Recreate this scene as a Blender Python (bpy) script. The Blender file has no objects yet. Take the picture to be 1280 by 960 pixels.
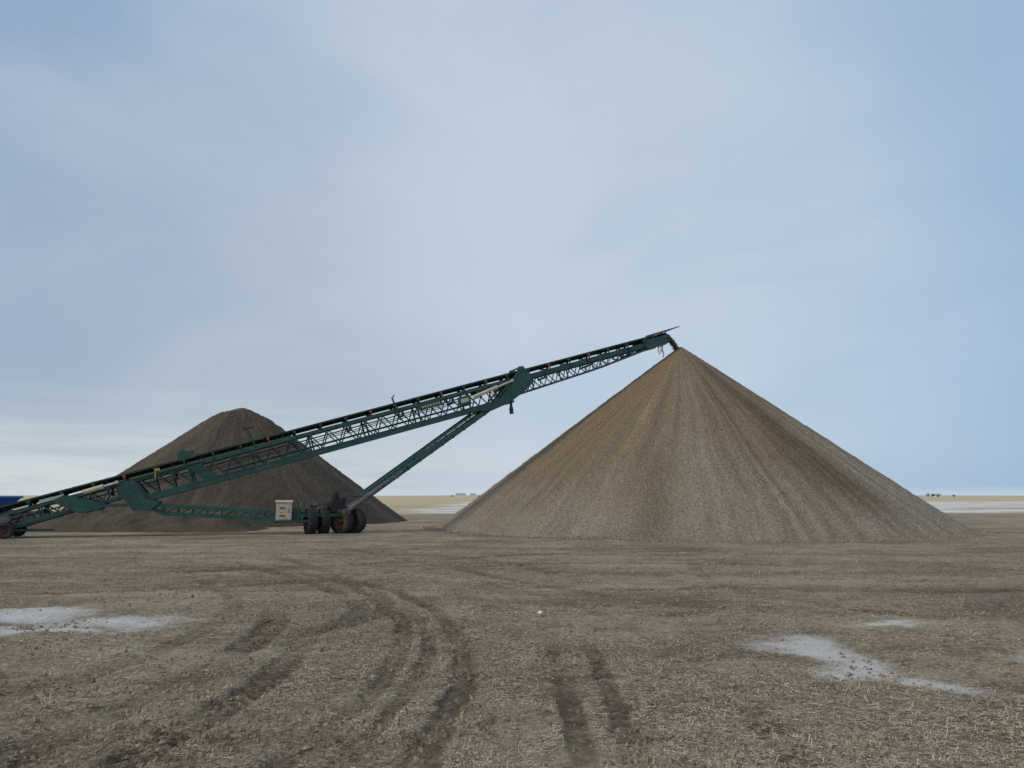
import bpy, math, random
import numpy as np
from mathutils import Vector
random.seed(7); rng=np.random.default_rng(7)
scene=bpy.context.scene
scene.view_settings.view_transform='Standard'; scene.view_settings.look='None'; scene.view_settings.exposure=0
COL=scene.collection
# ------------------------------------------------------------ noise
def vnoise(x,y,seed=0):
    xi=np.floor(x).astype(np.int64); yi=np.floor(y).astype(np.int64)
    fx=x-xi; fy=y-yi; fx=fx*fx*(3-2*fx); fy=fy*fy*(3-2*fy)
    def h(a,b):
        n=(a*374761393+b*668265263+seed*982451653)&0xffffffff
        n=((n^(n>>13))*1274126177)&0xffffffff
        n=n^(n>>16)
        return (n&0xffff)/65535.0
    return (h(xi,yi)*(1-fx)+h(xi+1,yi)*fx)*(1-fy)+(h(xi,yi+1)*(1-fx)+h(xi+1,yi+1)*fx)*fy
def fbm(x,y,oct=4,seed=0):
    s=0;a=.5;t=0
    for i in range(oct):
        s=s+a*vnoise(x*2**i+i*17.3,y*2**i-i*9.1,seed+i); t+=a; a*=.5
    return s/t
def sstep(a,b,x):
    t=np.clip((x-a)/(b-a),0,1); return t*t*(3-2*t)
# ------------------------------------------------------------ materials
class NT:
    def __init__(s,tree): s.t=tree
    def n(s,typ,**k):
        nd=s.t.nodes.new(typ)
        for a,b in k.items(): setattr(nd,a,b)
        return nd
    def link(s,a,b): s.t.links.new(a,b)
    def inp(s,sock,v):
        if isinstance(v,bpy.types.NodeSocket): s.link(v,sock)
        else: sock.default_value=v
    def math(s,op,a,b=0.0,clamp=False):
        nd=s.n('ShaderNodeMath',operation=op,use_clamp=clamp); s.inp(nd.inputs[0],a); s.inp(nd.inputs[1],b); return nd.outputs[0]
    def mix(s,f,a,b,blend='MIX'):
        nd=s.n('ShaderNodeMix',data_type='RGBA',blend_type=blend)
        s.inp(nd.inputs[0],f)
        s.inp(nd.inputs[6],a if not isinstance(a,tuple) else (*a,1)); s.inp(nd.inputs[7],b if not isinstance(b,tuple) else (*b,1))
        return nd.outputs[2]
    def rng(s,v,a,b,c=0.0,d=1.0,smooth=True):
        nd=s.n('ShaderNodeMapRange'); nd.interpolation_type='SMOOTHSTEP' if smooth else 'LINEAR'
        s.inp(nd.inputs[0],v)
        for i,q in enumerate((a,b,c,d)): nd.inputs[i+1].default_value=q
        return nd.outputs[0]
    def noise(s,vec,scale,detail=4,rough=.6,dist=0):
        nd=s.n('ShaderNodeTexNoise'); 
        if vec is not None: s.link(vec,nd.inputs['Vector'])
        nd.inputs['Scale'].default_value=scale; nd.inputs['Detail'].default_value=detail
        nd.inputs['Roughness'].default_value=rough; nd.inputs['Distortion'].default_value=dist
        return nd
    def mapping(s,vec,scale=(1,1,1),rot=(0,0,0)):
        nd=s.n('ShaderNodeMapping'); s.link(vec,nd.inputs[0]); nd.inputs['Scale'].default_value=scale; nd.inputs['Rotation'].default_value=rot
        return nd.outputs[0]
def newmat(name):
    m=bpy.data.materials.new(name); m.use_nodes=True
    return m,NT(m.node_tree),m.node_tree.nodes['Principled BSDF']
def bump(nt,bs,h,strength,dist):
    b=nt.n('ShaderNodeBump'); b.inputs['Strength'].default_value=strength; b.inputs['Distance'].default_value=dist
    nt.link(h,b.inputs['Height']); nt.link(b.outputs[0],bs.inputs['Normal'])
def simple(name,c,c2=None,rough=.6,metal=0,scale=3,dust=0.25,bm=0.1):
    m,nt,bs=newmat(name)
    tc=nt.n('ShaderNodeTexCoord').outputs['Object']
    c2=c2 or tuple(x*.6 for x in c)
    n1=nt.noise(tc,scale,6,.65)
    col=nt.mix(nt.rng(n1.outputs[0],.35,.65),c2,c)
    n2=nt.noise(tc,scale*2.7,5,.7)
    col=nt.mix(nt.math('MULTIPLY',nt.rng(n2.outputs[0],.5,.72),dust),col,(.24,.19,.14))
    nt.link(col,bs.inputs['Base Color'])
    nt.link(nt.rng(n1.outputs[0],.3,.7,rough-.12,rough+.15),bs.inputs['Roughness'])
    bs.inputs['Metallic'].default_value=metal
    bump(nt,bs,n2.outputs[0],bm,.02)
    return m
M={}
M['green']=simple('green_painted_steel',(.022,.098,.078),(.013,.058,.047),.5,dust=.3)
M['darkgreen']=simple('dark_green_steel',(.016,.066,.053),(.010,.04,.033),.55,dust=.25)
M['belt']=simple('black_rubber_belt',(.02,.02,.02),(.012,.012,.013),.75,dust=.3)
M['rubber']=simple('tyre_rubber',(.022,.021,.02),(.013,.013,.013),.8,scale=6,dust=.35)
M['rust']=simple('rusty_rim',(.13,.06,.035),(.055,.033,.025),.75,scale=8,dust=.4)
M['orange']=simple('orange_paint',(.38,.09,.04),(.22,.06,.03),.6,dust=.3)
M['cream']=simple('cream_paint',(.60,.53,.38),(.48,.41,.28),.5,dust=.4)
M['grey']=simple('worn_grey_steel',(.15,.15,.145),(.07,.07,.07),.5,metal=.3,dust=.35)
M['chrome']=simple('bright_rod_steel',(.6,.6,.58),(.4,.4,.39),.3,metal=.5,dust=.15)
M['blue']=simple('blue_paint',(.03,.18,.55),(.02,.12,.38),.5,dust=.15)
M['yellow']=simple('yellow_paint',(.6,.38,.05),(.4,.24,.04),.55)
M['rag']=simple('torn_white_cloth',(.75,.74,.72),(.6,.59,.57),.9,dust=.05)
M['white']=simple('white_siding',(.75,.75,.74),(.68,.68,.66),.7,dust=.03)
M['roof']=simple('grey_roof',(.42,.42,.42),None,.8)
M['window']=simple('dark_window_glass',(.12,.13,.14),None,.3,dust=0)
M['bark']=simple('bark',(.09,.07,.06),None,.9)
M['twig']=simple('bare_winter_twigs',(.08,.07,.06),(.05,.045,.04),.9)
M['stone']=simple('gravel_stone',(.30,.25,.185),(.15,.12,.082),.85,scale=5,dust=.2)
M['brownstone']=simple('brown_damp_gravel',(.20,.145,.092),(.13,.093,.058),.85,scale=5,dust=.1)
M['clod']=simple('soil_clod',(.34,.26,.17),(.14,.10,.065),.95,scale=3,dust=.3)
M['palestone']=simple('pale_stone',(.8,.79,.76),(.6,.6,.58),.8,dust=.1)
# ------------------------------------------------------------ mesh builder
class MB:
    def __init__(s): s.v=[];s.f=[];s.sm=[];s.mi=[]
    def add(s,vs,fs,smooth=False,mi=0):
        o=len(s.v); s.v+=[Vector(p) for p in vs]
        for f in fs:
            s.f.append([i+o for i in f]); s.sm.append(smooth); s.mi.append(mi)
    def beam(s,p0,p1,w,h,up=(0,0,1),mi=0):
        p0=Vector(p0);p1=Vector(p1);d=(p1-p0).normalized();up=Vector(up)
        if abs(d.dot(up.normalized()))>.98: up=Vector((1,0,0)) if abs(d.x)<.9 else Vector((0,1,0))
        a=d.cross(up).normalized()*w/2; b=a.cross(d).normalized()*h/2
        s.add([p0-a-b,p0+a-b,p0+a+b,p0-a+b,p1-a-b,p1+a-b,p1+a+b,p1-a+b],
              [(3,2,1,0),(4,5,6,7),(0,1,5,4),(1,2,6,5),(2,3,7,6),(3,0,4,7)],False,mi)
    def cyl(s,p0,p1,r0,r1=None,seg=14,mi=0):
        r1=r0 if r1 is None else r1
        p0=Vector(p0);p1=Vector(p1);d=(p1-p0).normalized()
        a=d.orthogonal().normalized();b=d.cross(a)
        vs=[];
        for p,r in((p0,r0),(p1,r1)):
            for i in range(seg):
                t=2*math.pi*i/seg; vs.append(p+a*math.cos(t)*r+b*math.sin(t)*r)
        s.add(vs,[(i,(i+1)%seg,seg+(i+1)%seg,seg+i) for i in range(seg)],True,mi)
        s.add(vs[:seg],[tuple(range(seg))[::-1]],False,mi); s.add(vs[seg:],[tuple(range(seg))],False,mi)
    def prism(s,pts,off,mi=0):
        pts=[Vector(p) for p in pts];off=Vector(off);n=len(pts)
        s.add(pts+[p+off for p in pts],[tuple(range(n))[::-1],tuple(range(n,2*n))]+[(i,(i+1)%n,n+(i+1)%n,n+i) for i in range(n)],False,mi)
    def revolve(s,c,axis,prof,seg=32,mi=0,closed=True):
        c=Vector(c);d=Vector(axis).normalized();a=d.orthogonal().normalized();b=d.cross(a)
        n=len(prof);vs=[]
        for i in range(seg):
            t=2*math.pi*i/seg;e=a*math.cos(t)+b*math.sin(t)
            for x,r in prof: vs.append(c+d*x+e*r)
        fs=[]
        for i in range(seg):
            j=(i+1)%seg
            for k in range(n if closed else n-1):
                l=(k+1)%n; fs.append((i*n+k,j*n+k,j*n+l,i*n+l))
        s.add(vs,fs,True,mi)
    def stone(s,c,r,mi=0):
        c=Vector(c)
        ds=[(1,0,0),(-1,0,0),(0,1,0),(0,-1,0),(0,0,1),(0,0,-1)]
        vs=[c+Vector(d)*r*random.uniform(.6,1.2)+Vector((random.uniform(-.3,.3)*r,random.uniform(-.3,.3)*r,random.uniform(-.2,.2)*r)) for d in ds]
        s.add(vs,[(0,2,4),(2,1,4),(1,3,4),(3,0,4),(2,0,5),(1,2,5),(3,1,5),(0,3,5)],False,mi)
WL={}
def mkmesh(name,mb,mats,origin):
    me=bpy.data.meshes.new(name); o=Vector(origin)
    me.from_pydata([tuple(v-o) for v in mb.v],[],mb.f)
    for m in mats: me.materials.append(M[m] if isinstance(m,str) else m)
    me.polygons.foreach_set('use_smooth',mb.sm); me.polygons.foreach_set('material_index',mb.mi)
    me.update(); return me
def part(name,mb,mats,parent=None,label=None,origin=None,**props):
    if origin is None:
        a=np.array([tuple(v) for v in mb.v]); origin=(a.min(0)+a.max(0))/2
        if parent is None: origin[2]=a[:,2].min()
    if isinstance(mats,str): mats=[mats]
    ob=bpy.data.objects.new(name,mkmesh(name,mb,mats,origin)); COL.objects.link(ob)
    o=Vector(origin)
    WL[ob]=o
    if parent is not None: ob.parent=parent; ob.location=o-WL[parent]
    else: ob.location=o
    if label: ob['label']=label
    for k,v in props.items(): ob[k]=v
    return ob
def empty(name,loc,label,category,group=None):
    e=bpy.data.objects.new(name,None); COL.objects.link(e); e.location=loc; WL[e]=Vector(loc); e.empty_display_size=.3
    e['label']=label; e['category']=category
    if group: e['group']=group
    return e
def copypart(ob,parent,delta):
    c=ob.copy(); COL.objects.link(c); c.parent=parent
    WL[c]=WL[ob]+Vector(delta); c.location=WL[c]-WL[parent]
    return c
def npmesh(name,verts,faces,mat,attrs=None,smooth=True):
    me=bpy.data.meshes.new(name); k=faces.shape[1]
    me.vertices.add(len(verts)); me.vertices.foreach_set('co',verts.astype(np.float32).ravel())
    me.loops.add(faces.size); me.loops.foreach_set('vertex_index',faces.astype(np.int32).ravel())
    me.polygons.add(len(faces)); me.polygons.foreach_set('loop_start',np.arange(0,faces.size,k,dtype=np.int32))
    me.polygons.foreach_set('use_smooth',np.full(len(faces),smooth))
    me.update(calc_edges=True); me.validate()
    for n,a in (attrs or {}).items():
        if a.ndim==1:
            at=me.attributes.new(n,'FLOAT','POINT'); at.data.foreach_set('value',a.astype(np.float32))
        else:
            at=me.attributes.new(n,'FLOAT_COLOR','POINT'); at.data.foreach_set('color',np.c_[a,np.ones(len(a))].astype(np.float32).ravel())
    me.materials.append(mat)
    ob=bpy.data.objects.new(name,me); COL.objects.link(ob); return ob
# ------------------------------------------------------------ ground
RUTS=[ # points, half width, depth, dark
 ([(-3.7,3.2),(-3.25,5),(-3.04,6.2),(-2.95,8.1),(-3.1,10.2),(-3.8,12.8)],.20,.038,.9),
 ([(-2.7,3.2),(-2.40,5.2),(-2.22,7),(-2.4,9.2),(-2.75,11.2)],.16,.038,.9),
 ([(-1.7,3.4),(-1.38,5.4),(-1.18,7),(-1.25,9.1),(-1.82,11.6),(-4.2,16.5),(-9.5,20.5)],.11,.036,.85),
 ([(-1.2,4.0),(-.95,6),(-.86,7.6),(-1.0,9.4),(-1.6,12.1)],.08,.028,.75),
 ([(-.65,3.4),(-.52,6),(-.44,7.3),(-.68,9.5),(-1.36,12.1),(-3.4,15.7),(-8.6,19.2)],.12,.036,.9),
 ([(.47,3.2),(.46,4.95),(.47,6.7),(.43,9.0),(.35,10)],.10,.026,1.05),
 ([(.76,3.2),(.79,5),(.83,6.6),(.86,8.6),(.82,9.8)],.09,.026,1.05),
 ([(-9,13),(-5,14.6),(-1,18.5),(3,19.5),(9,18)],.18,.026,.75),
 ([(1.6,13.6),(4,14.2),(7,13.6),(12,14.5)],.2,.026,.8),
 ([(-12,23),(-3,22),(0,19.5),(1,16)],.25,.03,.85),
 ([(-14,17.5),(-8,17),(-4,19),(2,23),(8,24)],.25,.03,.75),
 ([(-5.2,3.6),(-4.2,6.4),(-3.8,9),(-4.4,12.5),(-7,16.5)],.14,.016,.5),
 ([(1.6,4),(1.9,6.5),(1.6,9.5),(.6,13),(-1.5,17)],.12,.012,.3),
 ([(3.4,11.5),(2.2,12.2),(.6,14.6),(-2.5,20),(-6,26)],.16,.018,.6),
 ([(6,10.5),(4.4,12.8),(4.0,16),(5,22)],.16,.018,.5),
 ([(9,12),(6,12.0),(3,11.4),(1,9.6),(-.2,6)],.12,.012,.3),
 ([(-3.3,8),(-2.2,11.5),(-4.5,16),(-8,21)],.16,.026,.7),
 ([(-2.7,9),(-1.9,12),(-4.0,17),(-7,22.5)],.16,.026,.7),
]
PATCHES=[(3.3,8.8,.55,1.0),(3.4,7.8,.5,.9),(3.75,7.0,.5,.45),(5.6,8.2,.8,.6),(4.9,10.2,.5,.4),(-6.9,10.9,1.3,.8),(-5.3,10.5,1.3,.7),(-6.0,9.7,1.2,.4)]
def ground_fn(x,y):
    d0=np.hypot(x,y)
    z=.05*(fbm(x*.35,y*.35,3,3)-.5)+.04*(fbm(x*2.2,y*2.2,4,11)-.5)
    near=1-sstep(20,45,d0)
    z=z+near*.040*(fbm(x*6,y*6,4,21)-.5)
    z=z*(1-.6*sstep(30,60,d0))
    rut=np.zeros_like(x)
    m=(np.abs(x)<15)&(y>3)&(y<27)
    xs=x[m];ys=y[m];zz=z[m].copy();rr=rut[m].copy()
    wob=.09*(fbm(xs*4,ys*4,4,5)-.5)
    for k,(pts,w,dep,dark) in enumerate(RUTS):
        P=np.array(pts); 
        Q=[];n=len(P)
        for i in range(n-1):
            p0=P[max(i-1,0)];p1=P[i];p2=P[i+1];p3=P[min(i+2,n-1)]
            for t in np.linspace(0,1,6,endpoint=False):
                Q.append(.5*((2*p1)+(-p0+p2)*t+(2*p0-5*p1+4*p2-p3)*t*t+(-p0+3*p1-3*p2+p3)*t**3))
        Q.append(P[-1]);Q=np.array(Q)
        best=np.full(xs.shape,9.);par=np.zeros(xs.shape);acc=0
        for a,b in zip(Q[:-1],Q[1:]):
            ab=b-a;Ln=np.hypot(*ab)
            t=np.clip(((xs-a[0])*ab[0]+(ys-a[1])*ab[1])/(Ln*Ln),0,1)
            dx=xs-a[0]-t*ab[0];dy=ys-a[1]-t*ab[1];dd=np.hypot(dx,dy)
            c=dd<best;best=np.where(c,dd,best);par=np.where(c,acc+t*Ln+dd*.9,par);acc+=Ln
        ends=sstep(0,1.0,par)*sstep(0,2.2,acc-par)
        strength=ends*(.42+.58*sstep(.34,.60,fbm(xs*1.0+k*9,ys*1.0,3,31)))
        b=best+wob
        ins=1-sstep(w*.7,w*1.25,b)
        ins=ins*strength
        berm=np.exp(-((b-1.45*w)/(.35*w))**2)*strength*sstep(.35,.75,fbm(xs*4,ys*4,3,35))
        tamp=1.5*sstep(.35,.7,fbm(xs*1.3+k,ys*1.3,2,37))
        tread=np.clip(np.sin(par*2*math.pi/.15)*1.6,-1,1)*tamp
        mid_=np.exp(-(b/(.25*w))**2)*.35
        zz+= -dep*ins*(1-mid_)+.35*dep*berm+ins*.009*tread
        rr=np.maximum(rr,ins*dark*(.66-.26*tread-.2*mid_+.6*(fbm(xs*8,ys*8,3,39)-.5)))
    z[m]=zz;rut[m]=rr.clip(0,1)
    pt=np.zeros_like(x)
    wx=x+.9*(fbm(x*1.5,y*1.5,4,41)-.5);wy=y+1.2*(fbm(x*1.5,y*1.5,4,51)-.5)
    for cx,cy,rx,ry in PATCHES:
        q=np.hypot((wx-cx)/rx,(wy-cy)/ry)
        pt=np.maximum(pt,1-sstep(.0,1.8,q))
    z=z+7*sstep(1200,3500,d0)*fbm(x/900,y/900,2,77)
    return z,rut,pt
def axis_pts(lo,hi,dense_lo,dense_hi,step,g):
    a=list(np.arange(dense_lo,dense_hi,step)); s=step;x=a[-1]
    while x<hi: s*=g; x+=s; a.append(x)
    s=step;x=dense_lo;b=[]
    while x>lo: s*=g; x-=s; b.append(x)
    return np.array(b[::-1]+a)
gx=axis_pts(-4200,4200,-5.5,5.5,.027,1.03)
gy=axis_pts(-300,4200,4.6,10.5,.026,1.014)
X,Y=np.meshgrid(gx,gy); xf=X.ravel();yf=Y.ravel()
zf,rut,pt=ground_fn(xf,yf)
nx=len(gx);ny=len(gy)
idx=np.arange(nx*ny).reshape(ny,nx)
F=np.stack([idx[:-1,:-1],idx[:-1,1:],idx[1:,1:],idx[1:,:-1]],-1).reshape(-1,4)
print('ground verts',nx*ny)
m,nt,bs=newmat('stubble_field_ground')
geo=nt.n('ShaderNodeNewGeometry').outputs['Position']
sep=nt.n('ShaderNodeSeparateXYZ');nt.link(geo,sep.inputs[0])
A=nt.n('ShaderNodeAttribute',attribute_name='rut').outputs['Fac']; Bp=nt.n('ShaderNodeAttribute',attribute_name='patch').outputs['Fac']
big=nt.noise(geo,.3,7,.68); mid=nt.noise(geo,1.7,6,.7); m2=nt.noise(geo,5.5,6,.75); fine=nt.noise(geo,22,6,.75); vf=nt.noise(geo,70,3,.7)
col=nt.mix(nt.rng(mid.outputs[0],.36,.64),(.245,.182,.116),(.43,.338,.223))
col=nt.mix(nt.math('MULTIPLY',nt.rng(big.outputs[0],.5,.63),.7),col,(.54,.432,.285))
col=nt.mix(nt.math('MULTIPLY',nt.rng(big.outputs[0],.5,.39),.75),col,(.185,.136,.09))
col=nt.mix(nt.math('MULTIPLY',nt.rng(m2.outputs[0],.52,.68),.65),col,(.61,.50,.34))
col=nt.mix(nt.math('MULTIPLY',nt.rng(m2.outputs[0],.50,.36),.72),col,(.125,.092,.062))
col=nt.mix(nt.math('MULTIPLY',nt.rng(fine.outputs[0],.5,.65),.8),col,(.66,.55,.39))
col=nt.mix(nt.math('MULTIPLY',nt.rng(fine.outputs[0],.5,.33),.85),col,(.095,.07,.047))
streak=nt.noise(nt.mapping(geo,(14,90,40),(0,0,.5)),1,3,.6); streak2=nt.noise(nt.mapping(geo,(90,14,40),(0,0,.3)),1,3,.6)
st=nt.math('MAXIMUM',nt.rng(streak.outputs[0],.58,.66),nt.rng(streak2.outputs[0],.58,.66))
col=nt.mix(nt.math('MULTIPLY',st,.55),col,(.70,.59,.42))
bn=nt.noise(nt.mapping(geo,(.12,.55,0),(0,0,.1)),1,5,.65)
col=nt.mix(nt.math('MULTIPLY',nt.rng(bn.outputs[0],.52,.64),.5),col,(.185,.135,.088))
col=nt.mix(nt.math('MULTIPLY',nt.rng(bn.outputs[0],.46,.36),.45),col,(.58,.48,.325))
col=nt.mix(nt.math('MULTIPLY',A,.9,True),col,(.085,.061,.042))
pn=nt.noise(geo,5,12,.95); pn2=nt.noise(geo,30,6,.9)
pf=nt.math('MULTIPLY',nt.rng(nt.math('ADD',nt.math('MULTIPLY',Bp,.34),nt.math('ADD',nt.math('MULTIPLY',pn.outputs[0],.7),nt.math('MULTIPLY',pn2.outputs[0],.3))),.60,.88),.95)
pf=nt.math('MULTIPLY',pf,nt.rng(Bp,.0,.8))
col=nt.mix(pf,col,(.92,.88,.82))
fn=nt.noise(nt.mapping(geo,(.012,.05,0)),1,4,.6)
dist=nt.math('ADD',sep.outputs[1],nt.math('MULTIPLY',fn.outputs[0],24))
far=nt.rng(dist,82,92)
fieldcol=nt.mix(nt.rng(nt.noise(nt.mapping(geo,(.02,.15,0)),1,5,.7).outputs[0],.38,.62),(.46,.355,.21),(.62,.49,.29))
sx=nt.math('ADD',sep.outputs[0],nt.math('MULTIPLY',fn.outputs[0],14))
sn=nt.noise(nt.mapping(geo,(.05,.14,0)),1,7,.75)
snow=nt.math('MULTIPLY',nt.rng(sx,-8,-2),nt.math('MULTIPLY',nt.rng(sn.outputs[0],.44,.54),nt.rng(dist,300,200)))
snow2=nt.math('MULTIPLY',nt.rng(sn.outputs[0],.58,.65),.8)
snow=nt.math('MAXIMUM',snow,snow2)
fieldcol=nt.mix(snow,fieldcol,(.82,.81,.80))
col=nt.mix(far,col,fieldcol)
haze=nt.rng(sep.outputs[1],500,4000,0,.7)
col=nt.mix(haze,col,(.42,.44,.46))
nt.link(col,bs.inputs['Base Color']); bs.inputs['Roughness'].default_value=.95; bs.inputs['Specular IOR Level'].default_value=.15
hh=nt.math('ADD',nt.math('ADD',fine.outputs[0],nt.math('MULTIPLY',m2.outputs[0],1.5)),nt.math('MULTIPLY',vf.outputs[0],.5))
bump(nt,bs,hh,1.0,.05)
g=npmesh('ground',np.c_[xf,yf,zf],F,m,{'rut':rut,'patch':pt}); g['kind']='structure'
# ------------------------------------------------------------ stubble straw
mS,nt,bs=newmat('dry_straw')
sc=nt.n('ShaderNodeAttribute',attribute_name='tone').outputs['Fac']
nt.link(nt.mix(sc,(.26,.19,.12),(.76,.64,.45)),bs.inputs['Base Color']); bs.inputs['Roughness'].default_value=.85
N=300000
q=rng.uniform(.055,.42,N); y=1.7/q; x=rng.uniform(-1,1,N)*(.78*y+1)
dens=fbm(x*.6,y*.6,3,91)*.45+fbm(x*2.5,y*2.5,4,93)*.55
z,r_,p_=ground_fn(x,y)
keep=(dens>.45+.13*rng.random(N))&(r_<.10+.14*rng.random(N))&(p_<.5+.6*rng.random(N))&(np.hypot(x-9.4,y-41.3)>13.8)&(y<32)
x=x[keep];y=y[keep];z=z[keep];n=len(x)
Ls=(.008+.046*rng.random(n)**1.7)*(1+.03*y); az=rng.uniform(0,2*math.pi,n); el=np.where(rng.random(n)<.10,rng.uniform(.4,1.2,n),rng.uniform(0,.12,n))
d=np.c_[np.cos(az)*np.cos(el),np.sin(az)*np.cos(el),np.sin(el)]
side=np.c_[-np.sin(az),np.cos(az),rng.uniform(-.5,.5,n)]*(.0011+.00015*y)[:,None]
b=np.c_[x,y,z+.003]
V=np.stack([b-side,b+side,b+d*Ls[:,None]+side*.6,b+d*Ls[:,None]-side*.6],1).reshape(-1,3)
Fs=np.arange(4*n).reshape(n,4)
o=npmesh('straw_stubble',V,Fs,mS,{'tone':np.repeat(rng.random(n)**1.2,4)},False); o['kind']='stuff'
o['label']='short dry straw stubble littering the dirt field'; o['category']='stubble'
def stones_mesh(name,cx,cy,cz,r,mat,label,cat):
    n=len(cx); ds=np.array([(1,0,0),(-1,0,0),(0,1,0),(0,-1,0),(0,0,1),(0,0,-1)],float)
    V=np.c_[cx,cy,cz][:,None,:]+ds[None]*r[:,None,None]*rng.uniform(.6,1.25,(n,6,1))+rng.uniform(-.3,.3,(n,6,3))*r[:,None,None]
    T=np.array([(0,2,4),(2,1,4),(1,3,4),(3,0,4),(2,0,5),(1,2,5),(3,1,5),(0,3,5)])
    F=(T[None]+6*np.arange(n)[:,None,None]).reshape(-1,3)
    o=npmesh(name,V.reshape(-1,3),F,mat,None,False); o['kind']='stuff'; o['label']=label; o['category']=cat; return o
N=55000;q=rng.uniform(.06,.42,N); y=1.7/q; x=rng.uniform(-1,1,N)*(.78*y+1)
z,r_,p_=ground_fn(x,y); k=(np.hypot(x-9.4,y-41.3)>13.7)&(rng.random(N)<.08+.9*sstep(.38,.65,fbm(x,y,2,3))); x=x[k];y=y[k];z=z[k]
stones_mesh('soil_clods',x,y,z,(.005+.022*rng.random(len(x))**3)*(1+.02*y),M['clod'],'small crumbled soil clods scattered over the field','soil')
# ------------------------------------------------------------ gravel piles
def pile_material(name):
    m,nt,bs=newmat(name)
    tc=nt.n('ShaderNodeTexCoord').outputs['Object']
    c=nt.n('ShaderNodeAttribute',attribute_name='tint').outputs['Color']
    n1=nt.noise(tc,13,5,.8); n2=nt.noise(tc,30,3,.8); n3=nt.noise(tc,1.2,4,.6)
    k=nt.math('MULTIPLY',nt.rng(n1.outputs[0],.3,.7,.4,1.6,False),nt.rng(n2.outputs[0],.3,.7,.35,1.65,False))
    k=nt.math('MULTIPLY',k,nt.rng(n3.outputs[0],.3,.7,.94,1.06,False))
    cc=nt.n('ShaderNodeCombineXYZ')
    for i in range(3): nt.link(k,cc.inputs[i])
    col=nt.mix(1.0,c,cc.outputs[0],'MULTIPLY')
    nt.link(col,bs.inputs['Base Color']); bs.inputs['Roughness'].default_value=.95; bs.inputs['Specular IOR Level'].default_value=.15
    bump(nt,bs,nt.math('ADD',n1.outputs[0],nt.math('MULTIPLY',n2.outputs[0],.5)),1.0,.08)
    return m
def pile(name,cx,cy,R,H,cap,colfn,seed,mat,nphi=1600,nr=330,amp=1.0,lump=0,flare=.008,wr=.05):
    phi=np.linspace(-math.pi,math.pi,nphi,endpoint=False); rr=np.linspace(0,1,nr)**.9
    P,Rr=np.meshgrid(phi,rr); P=P.ravel();Rr=Rr.ravel()
    cs,sn=np.cos(P),np.sin(P)
    Rv=R*(1+.02*(fbm(cs*2+5,sn*2+5,3,seed)-.5)*2)
    s=Rr*1.06
    h0=H*(1-np.sqrt(s*s+cap*cap))/(1-cap)
    toe=sstep(.85,1.06,s)
    h0=h0+toe*H*flare
    x=cs*Rv*s;y=sn*Rv*s
    pw=P+wr*(fbm(x*.35,y*.35,3,seed+40)-.5)
    c2,s2=np.cos(pw),np.sin(pw)
    st=fbm(c2*4+30,s2*4+30,3,seed+3)-.5
    st2=(fbm(c2*38+x*.06,s2*38+y*.06,4,seed+5)-.5)
    rad=s*R
    brk=.35+.65*sstep(.35,.65,fbm(x*.4+3,y*.4,3,seed+50))
    disp=(st*.12*np.clip(rad/4,0,1)+st2*.06*brk*np.clip(rad/4,0,1))*(.4+.6*(1-np.abs(2*s-1)))*amp
    disp=disp+.05*(fbm(x*2.2,y*2.2,3,seed+9)-.5)+.08*(fbm(x*8,y*8,2,seed+11)-.5)*(.5+.9*s)
    if lump: disp=disp+lump*(fbm(x*.9,y*.9,3,seed+70)-.5)*(1-sstep(.1,.5,s))
    z=h0+disp*sstep(.0,.04,s)*(1-.4*toe)
    z=np.where(s>1.04,np.minimum(z,-.12),z)
    I=np.arange(nr*nphi).reshape(nr,nphi); J=np.roll(I,-1,1)
    F=np.stack([I[:-1],I[1:],J[1:],J[:-1]],-1).reshape(-1,4)
    ob=npmesh(name,np.c_[x,y,z],F,mat,{'tint':colfn(pw,s,x,y,z,st,st2*brk)})
    ob.location=(cx,cy,0)
    return ob
def lerp(a,b,t): return a*(1-t[:,None])+np.array(b)[None]*t[:,None]
def col_main(P,s,x,y,z,st,st2):
    a=np.degrees(P)+90
    a=(a+180)%360-180
    n=fbm(x*.5,y*.5,3,8)
    C,S=np.cos(P),np.sin(P)
    c=np.tile(np.array([.282,.205,.127]),(len(P),1))
    soft=.4+.6*sstep(.3,.7,fbm(x*.3,y*.3,3,99))
    c=lerp(c,(.215,.152,.092),(sstep(.47,.60,fbm(C*18+x*.03,S*18+y*.03,3,66))*.45*soft))
    c=lerp(c,(.33,.26,.18),(sstep(.52,.64,fbm(C*28+x*.03,S*28+y*.03,3,63))*.38*soft))
    c=lerp(c,(.35,.295,.22),sstep(.50,1.0,s+.35*(fbm(C*8,S*8,4,60)-.5)+.35*(fbm(x*.6,y*.6,4,61)-.5))*.75)
    aw=a+5*(fbm(x*.35,y*.35,3,80)-.5)
    g=lambda c0,w:np.exp(-np.abs((aw-c0)/w)**2.8)
    c=lerp(c,(.33,.27,.195),g(-11,6)*sstep(.03,.25,s)*(1-.5*sstep(.6,.8,s))*.4)
    c=lerp(c,(.155,.106,.064),g(25,8)*sstep(.02,.2,s)*(1-sstep(.80,.96,s+.15*(n-.5)))*.8)
    c=lerp(c,(.19,.132,.08),g(7,3.5)*(1-sstep(.35,.6,s))*.45)
    c=lerp(c,(.18,.128,.08),g(-24,2)*sstep(.1,.3,s)*(1-sstep(.6,.8,s))*.4)
    c=lerp(c,(.36,.31,.24),g(48,15)*sstep(.3,.6,s)*.55)
    c=lerp(c,(.195,.14,.088),g(-19,3.5)*.65*sstep(.5,.8,s))
    c=lerp(c,(.24,.17,.102),g(-45,16)*.35*(1-sstep(.7,.95,s)))
    return c*(1+.7*st2)[:,None]
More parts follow.
